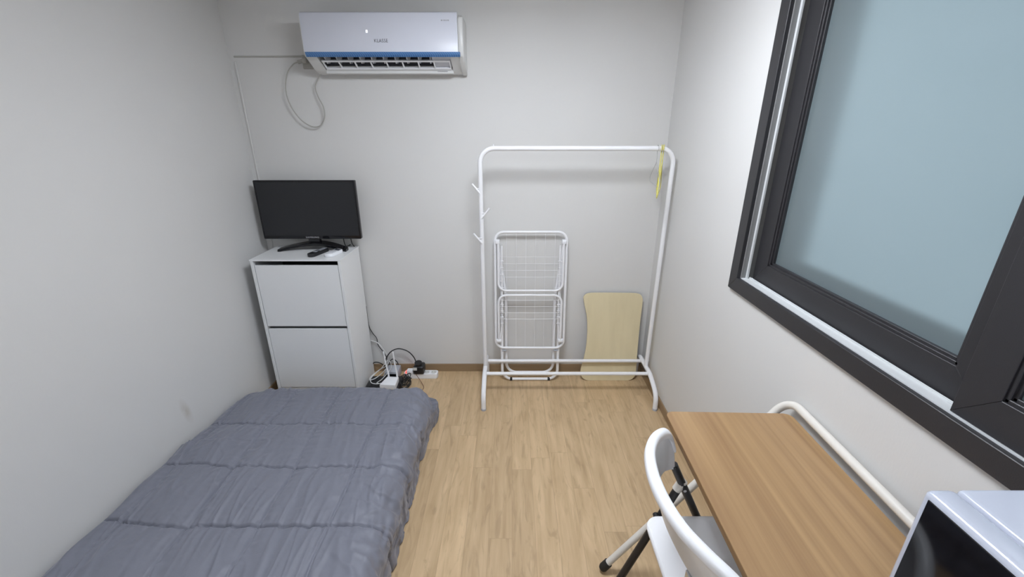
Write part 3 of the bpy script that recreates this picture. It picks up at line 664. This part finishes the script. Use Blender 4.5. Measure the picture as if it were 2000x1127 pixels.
# legs
b = NB(); tube(b, fillet([dp(-0.088, 0.95, 0.0), dp(-0.066, 0.60, 0.0), dp(-0.066, 0.011, -0.006), dp(0.308, 0.011, -0.006), dp(0.308, 0.60, 0.0), dp(0.322, 0.95, 0.0)], [0.2, 0.07, 0.07, 0.2], 8), 0.0095, 10); l1 = obj('leg_frame', b, M['wmetal'], dr, 60)
b = NB(); tube(b, fillet([dp(-0.082, 0.90, 0.014), dp(-0.038, 0.58, 0.014), dp(-0.038, 0.047, 0.018), dp(0.280, 0.047, 0.018), dp(0.280, 0.58, 0.014), dp(0.318, 0.90, 0.014)], [0.2, 0.07, 0.07, 0.2], 8), 0.0095, 10); obj('leg_frame', b, M['wmetal'], dr, 60)
for x in (-0.006, 0.250):
    b = NB(); tube(b, [dp(x - 0.008, 0.0115, -0.006), dp(x + 0.008, 0.0115, -0.006)], 0.0115, 12); obj('rubber_foot', b, M['rubber'], l1, 60)
for (x, z) in ((-0.050, 0.225), (0.292, 0.225)):
    b = NB(); cyl(b, dp(x - 0.015, z, -0.014), dp(x + 0.015, z, -0.014), 0.006, 10); obj('pivot', b, M['greyplast'], dr)
# drying wires
for i in range(4):
    z = 0.580 - i * 0.0405 * 1.04; b = NB(); tube(b, [dp(-0.086, z, -0.032), dp(0.12, z - 0.001, -0.033), dp(0.318, z, -0.032)], 0.0016, 6); obj('wire', b, M['wmetal'], lw, 60)
for i in range(4):
    z = 0.86 - i * 0.043; b = NB(); tube(b, [dp(-0.086, z, -0.030), dp(0.322, z, -0.030)], 0.0010, 6); obj('wire', b, M['wmetal'], uw, 60)
for i in range(6):
    x = -0.034 + i * 0.0605; b = NB(); tube(b, [dp(x, 1.010, -0.016), dp(x, 0.246, -0.012)], 0.0010, 6); obj('wire', b, M['wmetal'], dr, 60)
# notched inner side rails
for x in (-0.064, 0.300):
    b = NB()
    for z0, n in ((0.66, 5), (0.42, 5)):
        for i in range(n): box(b, x - 0.010, x + 0.010, dp(x, z0 + i * 0.043).y - 0.030, dp(x, z0 + i * 0.043).y - 0.022, z0 + i * 0.043 - 0.002, z0 + i * 0.043 + 0.002)
    tube(b, [dp(x, 0.93, -0.022), dp(x, 0.42, -0.022), dp(x - (0.012 if x < 0 else -0.012), 0.31, -0.022)], 0.006, 8); obj('side_rail', b, M['wmetal'], dr, 60)

# ---------------------------------------------------------------- folding lap table leaning on the wall
lt = thing('lap_table', 'pale wooden folding lap table leaning upright on the back wall', 'folding table', (0.66, 2.5, 0))
def bp_(p, off=0.0): return Vector((p[0], 2.503 + 0.098 * p[1] / 0.6 + off, p[1] + 0.0))
ol = [(0.470, 0.560), (0.4835, 0.500), (0.4965, 0.44), (0.502, 0.37), (0.502, 0.30), (0.496, 0.22), (0.484, 0.15), (0.472, 0.10), (0.466, 0.065), (0.470, 0.035), (0.488, 0.012), (0.520, 0.002),
      (0.58, 0.001), (0.66, 0.001), (0.74, 0.001), (0.795, 0.002), (0.822, 0.012), (0.838, 0.035), (0.842, 0.07), (0.843, 0.15), (0.845, 0.25), (0.848, 0.35), (0.853, 0.45), (0.8585, 0.53), (0.858, 0.565), (0.845, 0.588), (0.815, 0.598), (0.74, 0.600), (0.66, 0.601), (0.57, 0.601), (0.515, 0.600), (0.487, 0.593), (0.472, 0.578)]
sp = [(v.x, v.y) for v in spline([(p[0], p[1], 0) for p in ol], 3, True)]
b = NB(); prism(b, sp, lambda p: bp_(p), lambda p: bp_(p, 0.011), 0.0015, 1); obj('tabletop', b, M['board'], lt, 30)
b = NB(); prism(b, [(0.66 + (p[0] - 0.66) * 0.995, 0.3 + (p[1] - 0.3) * 0.997) for p in sp], lambda p: bp_(p, 0.0105), lambda p: bp_(p, 0.014)); obj('backing', b, M['textdark'], lt, 30)
for z0 in (0.06, 0.33):
    b = NB(); tube(b, fillet([bp_((0.52, z0), 0.022), bp_((0.52, z0 + 0.2), 0.022), bp_((0.80, z0 + 0.2), 0.022), bp_((0.80, z0), 0.022)], 0.03, 6), 0.007, 10); obj('folded_leg', b, M['wmetal'], lt, 60)

# ---------------------------------------------------------------- desk
DR = R(-1.6); DP = Vector((0.685, 1.128, 0))
dk = thing('desk', 'wood-topped desk with cream tubular frame along the window wall', 'desk', DP, DR)
dx0, dx1, dy0, dy1, dz = 0.488, 0.880, 0.515, 1.130, 0.760
b = NB(); prism(b, rrect(dx0, dx1, dy0, dy1, 0.022, 6), lambda p: Vector((p[0], p[1], dz - 0.0015)), lambda p: Vector((p[0], p[1], dz)), 0.0006, 1); tp = obj('tabletop', b, M['desk'], dk, 30)
b = NB(); prism(b, rrect(dx0 - 0.0008, dx1 + 0.0008, dy0 - 0.0008, dy1 + 0.0008, 0.022, 6), lambda p: Vector((p[0], p[1], dz - 0.018)), lambda p: Vector((p[0], p[1], dz - 0.0016)), 0.001, 1); obj('edge_band', b, M['deskedge'], tp, 30)
tr = 0.0125
ya, yb = 1.168, 0.53
b = NB(); tube(b, fillet([(0.352, ya - 0.012, 0.020), (0.893, ya, 0.790), (0.893, yb, 0.790), (0.352, yb + 0.012, 0.020)], 0.055, 10), tr, 14); fr_ = obj('rail_frame', b, M['cream'], dk, 60)
b = NB(); tube(b, fillet([(0.885, ya - 0.045, 0.014), (0.520, ya - 0.055, 0.728), (0.520, yb + 0.055, 0.728), (0.885, yb + 0.045, 0.014)], 0.05, 8), tr, 14); obj('crossed_frame', b, M['cream'], dk, 60)
for y, yy in ((ya - 0.012, ya - 0.012), (yb + 0.012, yb + 0.012)):
    d_ = Vector((0.541, 0, 0.77)).normalized(); p_ = Vector((0.352, y, 0.020))
    b = NB(); tube(b, [p_ - d_ * 0.014, p_ - d_ * 0.010, p_ - d_ * 0.002, p_ + d_ * 0.030], [0.007, 0.013, 0.0165, 0.0165], 14); obj('foot_cap', b, M['rubber'], fr_, 60)
b = NB(); cyl(b, (0.70, ya - 0.05, dz - 0.028), (0.70, yb + 0.05, dz - 0.028), 0.009, 10); obj('under_bar', b, M['cream'], dk, 60)

# ---------------------------------------------------------------- folding chair
ch = thing('folding_chair', 'white plastic folding chair with black tubular legs pulled up to the desk', 'chair', (0.58, 0.77, 0))
CYc = 0.785
# seat
sx0, sx1, sy0, sy1, sz = 0.418, 0.815, CYc - 0.240, CYc + 0.234, 0.452
def seat():
    bm = NB(); n = 30; ol = rrect(sx0, sx1, sy0, sy1, 0.045, 8)
    # layered rings towards the centre, dished
    cx, cy = (sx0 + sx1) / 2, (sy0 + sy1) / 2; rings = []
    for (k, dzv) in ((0.985, -0.022), (1.0, -0.012), (0.995, -0.004), (0.975, 0.0), (0.90, 0.0), (0.80, -0.004), (0.6, -0.010), (0.3, -0.014)):
        rings.append([bm.verts.new((cx + (p[0] - cx) * k, cy + (p[1] - cy) * k, sz + dzv)) for p in ol])
    m_ = len(ol)
    for a, c in zip(rings[:-1], rings[1:]):
        for i in range(m_): bm.faces.new((a[i], a[(i + 1) % m_], c[(i + 1) % m_], c[i]))
    bm.faces.new(rings[-1]); bm.faces.new(rings[0][::-1]); return bm
obj('seat', seat(), M['wplast'], ch, 40)
# curved backrest shell: thick rounded rim, thin panel below it
def backrest():
    bm = NB()
    half = [((0.488, 0.254, 0.705), (0.499, 0.252, 0.625)), ((0.462, 0.240, 0.762), (0.475, 0.240, 0.632)), ((0.428, 0.212, 0.788), (0.448, 0.212, 0.650)),
            ((0.394, 0.172, 0.800), (0.420, 0.170, 0.664)), ((0.366, 0.120, 0.805), (0.400, 0.118, 0.673)), ((0.351, 0.060, 0.807), (0.389, 0.060, 0.677)), ((0.346, 0.0, 0.808), (0.385, 0.0, 0.678))]
    pairs = half + [((p[0], -p[1], p[2]), (q[0], -q[1], q[2])) for p, q in half[-2::-1]]
    A = spline([p for p, q in pairs], 7); B = spline([q for p, q in pairs], 7); rings = []
    for p, q in zip(A, B):
        nn = Vector((p.x - 0.55, p.y, 0)).normalized(); d = (q - p); L_ = d.length; d = (d - nn * d.dot(nn)).normalized(); low = q - p
        P = Vector((0, CYc, 0)) + p; Q = Vector((0, CYc, 0)) + q
        up = 1.0
        sec = [Q + nn * 0.003, P + low * 0.30 + nn * 0.002, P + d * 0.020 + nn * 0.004, P + d * 0.014 + nn * 0.013, P + d * 0.008 + nn * 0.0155, P - d * 0.004 + nn * 0.0135, P - d * 0.0115 + nn * 0.008, P - d * 0.013,
               P - d * 0.011 - nn * 0.009, P - d * 0.004 - nn * 0.0135, P + d * 0.006 - nn * 0.0145, P + d * 0.014 - nn * 0.012, P + d * 0.020 - nn * 0.005, P + low * 0.32 - nn * 0.005, Q - nn * 0.005, Q + d * 0.003]
        rings.append([bm.verts.new(v) for v in sec])
    m_ = len(rings[0])
    for a_, c in zip(rings[:-1], rings[1:]):
        for k in range(m_): bm.faces.new((a_[k], a_[(k + 1) % m_], c[(k + 1) % m_], c[k]))
    bm.faces.new(rings[0][::-1]); bm.faces.new(rings[-1]); return bm
obj('backrest', backrest(), M['wplast'], ch, 50)
for sgn in (1, -1):
    yy = CYc + sgn * 0.266
    # upright: backrest end down to the front foot
    b = NB(); tube(b, [(0.4985, yy - sgn * 0.010, 0.634), (0.600, yy, 0.425), (0.810, yy, 0.012)], 0.0125, 12); fl = obj('front_leg', b, M['black'], ch, 60)
    b = NB(); tube(b, [(0.800, yy, 0.032), (0.812, yy, 0.0)], 0.016, 12); obj('foot_cap', b, M['rubber'], fl, 60)
    b = NB(); tube(b, [(0.532, yy - sgn * 0.004, 0.545), (0.384, yy, 0.127), (0.345, yy, 0.012)], 0.0125, 12); rl = obj('rear_leg', b, M['black'], ch, 60)
    b = NB(); tube(b, [(0.350, yy, 0.034), (0.342, yy, 0.0)], 0.016, 12); obj('foot_cap', b, M['rubber'], rl, 60)
    b = NB(); tube(b, [(0.524, yy - sgn * 0.004, 0.528), (0.540, yy - sgn * 0.004, 0.566)], 0.0145, 12); obj('leg_sleeve', b, M['cream'], rl, 60)
    b = NB(); cyl(b, (0.545, yy - 0.018, 0.535), (0.545, yy + 0.018, 0.535), 0.005, 10); obj('bolt', b, M['silver'], fl, 60)
b = NB(); cyl(b, (0.750, CYc - 0.266, 0.13), (0.750, CYc + 0.266, 0.13), 0.009, 10); obj('stretcher', b, M['black'], ch, 60)
b = NB(); cyl(b, (0.376, CYc - 0.266, 0.11), (0.376, CYc + 0.266, 0.11), 0.009, 10); obj('stretcher', b, M['black'], ch, 60)
b = NB(); cyl(b, (0.655, CYc - 0.266, 0.315), (0.655, CYc + 0.266, 0.315), 0.009, 10); cyl(b, (0.47, CYc - 0.266, 0.42), (0.47, CYc + 0.266, 0.42), 0.009, 10)
obj('seat_support', b, M['black'], ch, 60)
b = NB(); box(b, 0.392, 0.412, 0.655, 0.680, 0.645, 0.672, 0.002, 1); obj('latch', b, M['silver'], ch)

# ---------------------------------------------------------------- small fridge and the microwave on it
FZ = 0.848
fg = thing('small_fridge', 'small white fridge beside the near end of the desk', 'fridge', (0.70, 0.26, 0))
b = NB(); box(b, 0.520, 0.895, 0.03, 0.468, 0.012, FZ, 0.006, 2); obj('body', b, M['laminate'], fg)
b = NB(); box(b, 0.485, 0.517, 0.03, 0.468, 0.03, FZ - 0.002, 0.010, 3); fd = obj('door', b, M['laminate'], fg)
b = NB(); box(b, 0.470, 0.486, 0.06, 0.09, 0.45, 0.70, 0.004, 2); obj('handle', b, M['greyplast'], fd)
for x in (0.54, 0.87):
    for y in (0.06, 0.455):
        b = NB(); cyl(b, (x, y, 0), (x, y, 0.014), 0.014, 12); obj('foot', b, M['rubber'], fg)
mw = thing('microwave', 'white microwave with black glass front at the near end of the desk', 'microwave', (0.75, 0.26, FZ))
MX0, MX1, MY0, MY1, MZ0, MZ1 = 0.612, 0.898, 0.035, 0.490, FZ + 0.010, 1.103
b = NB(); box(b, MX0 + 0.046, MX1, MY0 + 0.004, MY1 - 0.002, MZ0, MZ1 + 0.001, 0.008, 3); obj('body', b, M['mwhite'], mw)
b = NB(); box(b, MX0, MX0 + 0.045, MY0, MY1, MZ0 - 0.002, MZ1, 0.011, 4); ff = obj('front_frame', b, M['mwhite'], mw)
b = NB(); box(b, MX0 - 0.0015, MX0 + 0.004, 0.150, MY1 - 0.012, MZ0 + 0.010, MZ1 - 0.011, 0.001, 1); obj('door_glass', b, M['blackgloss'], mw)
b = NB(); box(b, MX0 - 0.0015, MX0 + 0.004, MY0 + 0.012, 0.147, MZ0 + 0.010, MZ1 - 0.011, 0.001, 1); cp = obj('control_panel', b, M['blackgloss'], mw)
for z in (1.02, 0.93):
    b = NB(); cyl(b, (MX0 - 0.02, 0.09, z), (MX0, 0.09, z), 0.02, 20); obj('knob', b, M['wplast'], cp)
for x in (MX0 + 0.03, MX1 - 0.03):
    for y in (MY0 + 0.04, MY1 - 0.04):
        b = NB(); cyl(b, (x, y, FZ), (x, y, FZ + 0.012), 0.012, 12); obj('foot', b, M['rubber'], mw)

# ---------------------------------------------------------------- network gear and power strip in the corner
b = NB(); prism(b, rrect(-0.952, -0.735, 2.335, 2.495, 0.012, 4), lambda p: Vector((p[0], p[1], 0.0)), lambda p: Vector((p[0], p[1], 0.042)), 0.004, 2)
for i in range(9): box(b, -0.93 + i * 0.021, -0.922 + i * 0.021, 2.37, 2.47, 0.0405, 0.0435)
solo('modem', b, M['black'], 'flat black box lying under the white router on the floor', 'modem', (-0.84, 2.41, 0))
rt = thing('router', 'small white router with two upright antennas on the black box', 'router', (-0.79, 2.38, 0.042), R(0))
b = NB(); prism(b, [(-0.845, 2.330), (-0.742, 2.322), (-0.745, 2.420), (-0.822, 2.425)], lambda p: Vector((p[0], p[1], 0.044)), lambda p: Vector((p[0], p[1], 0.083)), 0.006, 3); obj('case', b, M['wplast'], rt)
for (x, dx) in ((-0.812, -0.018), (-0.756, -0.014)):
    b = NB(); tube(b, [(x, 2.424, 0.070), (x + 0.0, 2.426, 0.10), (x + dx * 0.6, 2.43, 0.17), (x + dx, 2.432, 0.262)], [0.0065, 0.006, 0.0048, 0.0042], 10); obj('antenna', b, M['wplast'], rt, 60)
tb = thing('terminal_box', 'pale grey terminal box with black front behind the router', 'modem', (-0.80, 2.55, 0))
b = NB(); box(b, -0.862, -0.775, 2.505, 2.600, 0.002, 0.066, 0.005, 2); obj('case', b, M['greyplast'], tb)
b = NB(); box(b, -0.858, -0.782, 2.5015, 2.507, 0.006, 0.05, 0.002, 1); obj('front_plate', b, M['blackgloss'], tb)
ps = thing('power_strip', 'white power strip on the floor under the black adapter', 'power strip', (-0.62, 2.55, 0), R(0))
b = NB(); prism(b, rrect(-0.742, -0.512, 2.525, 2.580, 0.012, 5), lambda p: Vector((p[0], p[1], 0.001)), lambda p: Vector((p[0], p[1], 0.036)), 0.004, 3); obj('case', b, M['wplast'], ps)
for x in (-0.540, -0.588):
    b = NB(); tube(b, [(x, 2.552, 0.034), (x, 2.552, 0.0385)], 0.0195, 20); so = obj('socket', b, M['tape'], ps, 40)
    b = NB(); cyl(b, (x - 0.008, 2.552, 0.038), (x - 0.008, 2.552, 0.0392), 0.003, 8); cyl(b, (x + 0.008, 2.552, 0.038), (x + 0.008, 2.552, 0.0392), 0.003, 8); obj('pin_hole', b, M['textdark'], so)
b = NB(); box(b, -0.733, -0.706, 2.535, 2.570, 0.034, 0.044, 0.003, 2); obj('switch', b, M['red'], ps)
ad = thing('power_adapter', 'chunky black power adapter plugged into the white strip', 'adapter', (-0.645, 2.552, 0.036))
b = NB(); box(b, -0.672, -0.600, 2.515, 2.590, 0.0370, 0.098, 0.012, 3); tube(b, [(-0.640, 2.55, 0.09), (-0.640, 2.545, 0.116)], 0.025, 18); obj('case', b, M['black'], ad)
b = NB(); box(b, -0.672, -0.645, 2.513, 2.5155, 0.072, 0.093, 0.001, 1); obj('sticker', b, M['tape'], ad)
b = NB(); box(b, -0.720, -0.675, 2.520, 2.560, 0.0375, 0.066, 0.008, 2); solo('plug', b, M['wplast'], 'small white plug with reddish glow left of the black adapter', 'plug', (-0.70, 2.54, 0.037))

def cable(label, pts, r, m, n=8, group=None):
    bm = NB(); tube(bm, spline(pts, n), r, 7)
    solo('cable', bm, m, label, 'cable', pts[0], group, 60)
cable('thin black cable coming down the back wall from behind the cabinet', [(-0.975, 2.622, 0.50), (-0.972, 2.620, 0.36), (-0.950, 2.618, 0.300), (-0.928, 2.616, 0.265), (-0.923, 2.614, 0.215), (-0.895, 2.612, 0.165), (-0.868, 2.606, 0.115), (-0.863, 2.60, 0.080), (-0.866, 2.606, 0.012)], 0.0026, M['bcord'])
cable('thick black cable arching up and over to the black adapter', [(-0.872, 2.595, 0.006), (-0.878, 2.59, 0.07), (-0.868, 2.585, 0.125), (-0.83, 2.585, 0.178), (-0.775, 2.585, 0.200), (-0.715, 2.585, 0.180), (-0.675, 2.58, 0.135), (-0.655, 2.562, 0.088)], 0.0038, M['bcord'])
cable('white cable running out from behind the cabinet to the antennas', [(-1.00, 2.6185, 0.250), (-0.962, 2.6160, 0.243), (-0.92, 2.606, 0.232), (-0.885, 2.60, 0.185), (-0.862, 2.60, 0.13), (-0.868, 2.59, 0.07), (-0.885, 2.54, 0.012)], 0.0032, M['wcord'])
cable('coiled white cable looping beside the router', [(-0.848, 2.375, 0.062), (-0.875, 2.37, 0.060), (-0.915, 2.385, 0.058), (-0.935, 2.43, 0.060), (-0.915, 2.47, 0.075), (-0.872, 2.48, 0.11), (-0.835, 2.50, 0.155), (-0.845, 2.50, 0.10), (-0.90, 2.46, 0.055), (-0.940, 2.43, 0.050), (-0.945, 2.47, 0.052), (-0.90, 2.50, 0.082), (-0.85, 2.52, 0.105), (-0.825, 2.52, 0.14), (-0.82, 2.51, 0.09), (-0.86, 2.44, 0.055), (-0.885, 2.40, 0.050), (-0.87, 2.385, 0.054)], 0.0028, M['wcord'], 8)
cable('black cable hump against the wall next to the cabinet', [(-0.972, 2.60, 0.02), (-0.970, 2.60, 0.075), (-0.935, 2.60, 0.085), (-0.895, 2.60, 0.060), (-0.88, 2.595, 0.012)], 0.0038, M['bcord'])
cable('black cable coiled behind the antennas', [(-0.875, 2.61, 0.012), (-0.86, 2.61, 0.07), (-0.835, 2.61, 0.105), (-0.805, 2.61, 0.085), (-0.80, 2.61, 0.05), (-0.83, 2.61, 0.030), (-0.852, 2.612, 0.07)], 0.003, M['bcord'])
def tangle():
    bm = NB(); rnd = random.Random(5)
    for k in range(6):
        cx, cy = -0.705 + rnd.uniform(-0.02, 0.01), 2.44 + rnd.uniform(-0.03, 0.02); pts = []
        for i in range(10):
            a = i * 1.25 + k; rr = 0.03 + 0.016 * rnd.random()
            pts.append((cx + rr * math.cos(a) * 0.75, cy + rr * math.sin(a), 0.006 + 0.018 * (math.sin(a * 0.7 + k) + 1) + 0.008 * k * 0.6))
        tube(bm, spline(pts, 5), 0.0026, 6)
    return bm
solo('cable', tangle(), M['bcord'], 'tangled bundle of black cables right of the router', 'cable', (-0.70, 2.44, 0.004))
cable('thin reddish brown cable curling over the floor in front of the strip', [(-0.655, 2.512, 0.045), (-0.620, 2.475, 0.020), (-0.590, 2.43, 0.004), (-0.585, 2.40, 0.003), (-0.600, 2.35, 0.003), (-0.625, 2.28, 0.003), (-0.655, 2.22, 0.003)], 0.0018, mat('brown_cord', (0.14, 0.05, 0.03, 1), 0.5, var=0.05))
cable('black cable lying from the tangle toward the comforter', [(-0.700, 2.40, 0.004), (-0.672, 2.37, 0.004), (-0.655, 2.34, 0.004), (-0.660, 2.30, 0.004), (-0.70, 2.28, 0.004), (-0.74, 2.27, 0.004)], 0.0026, M['bcord'])
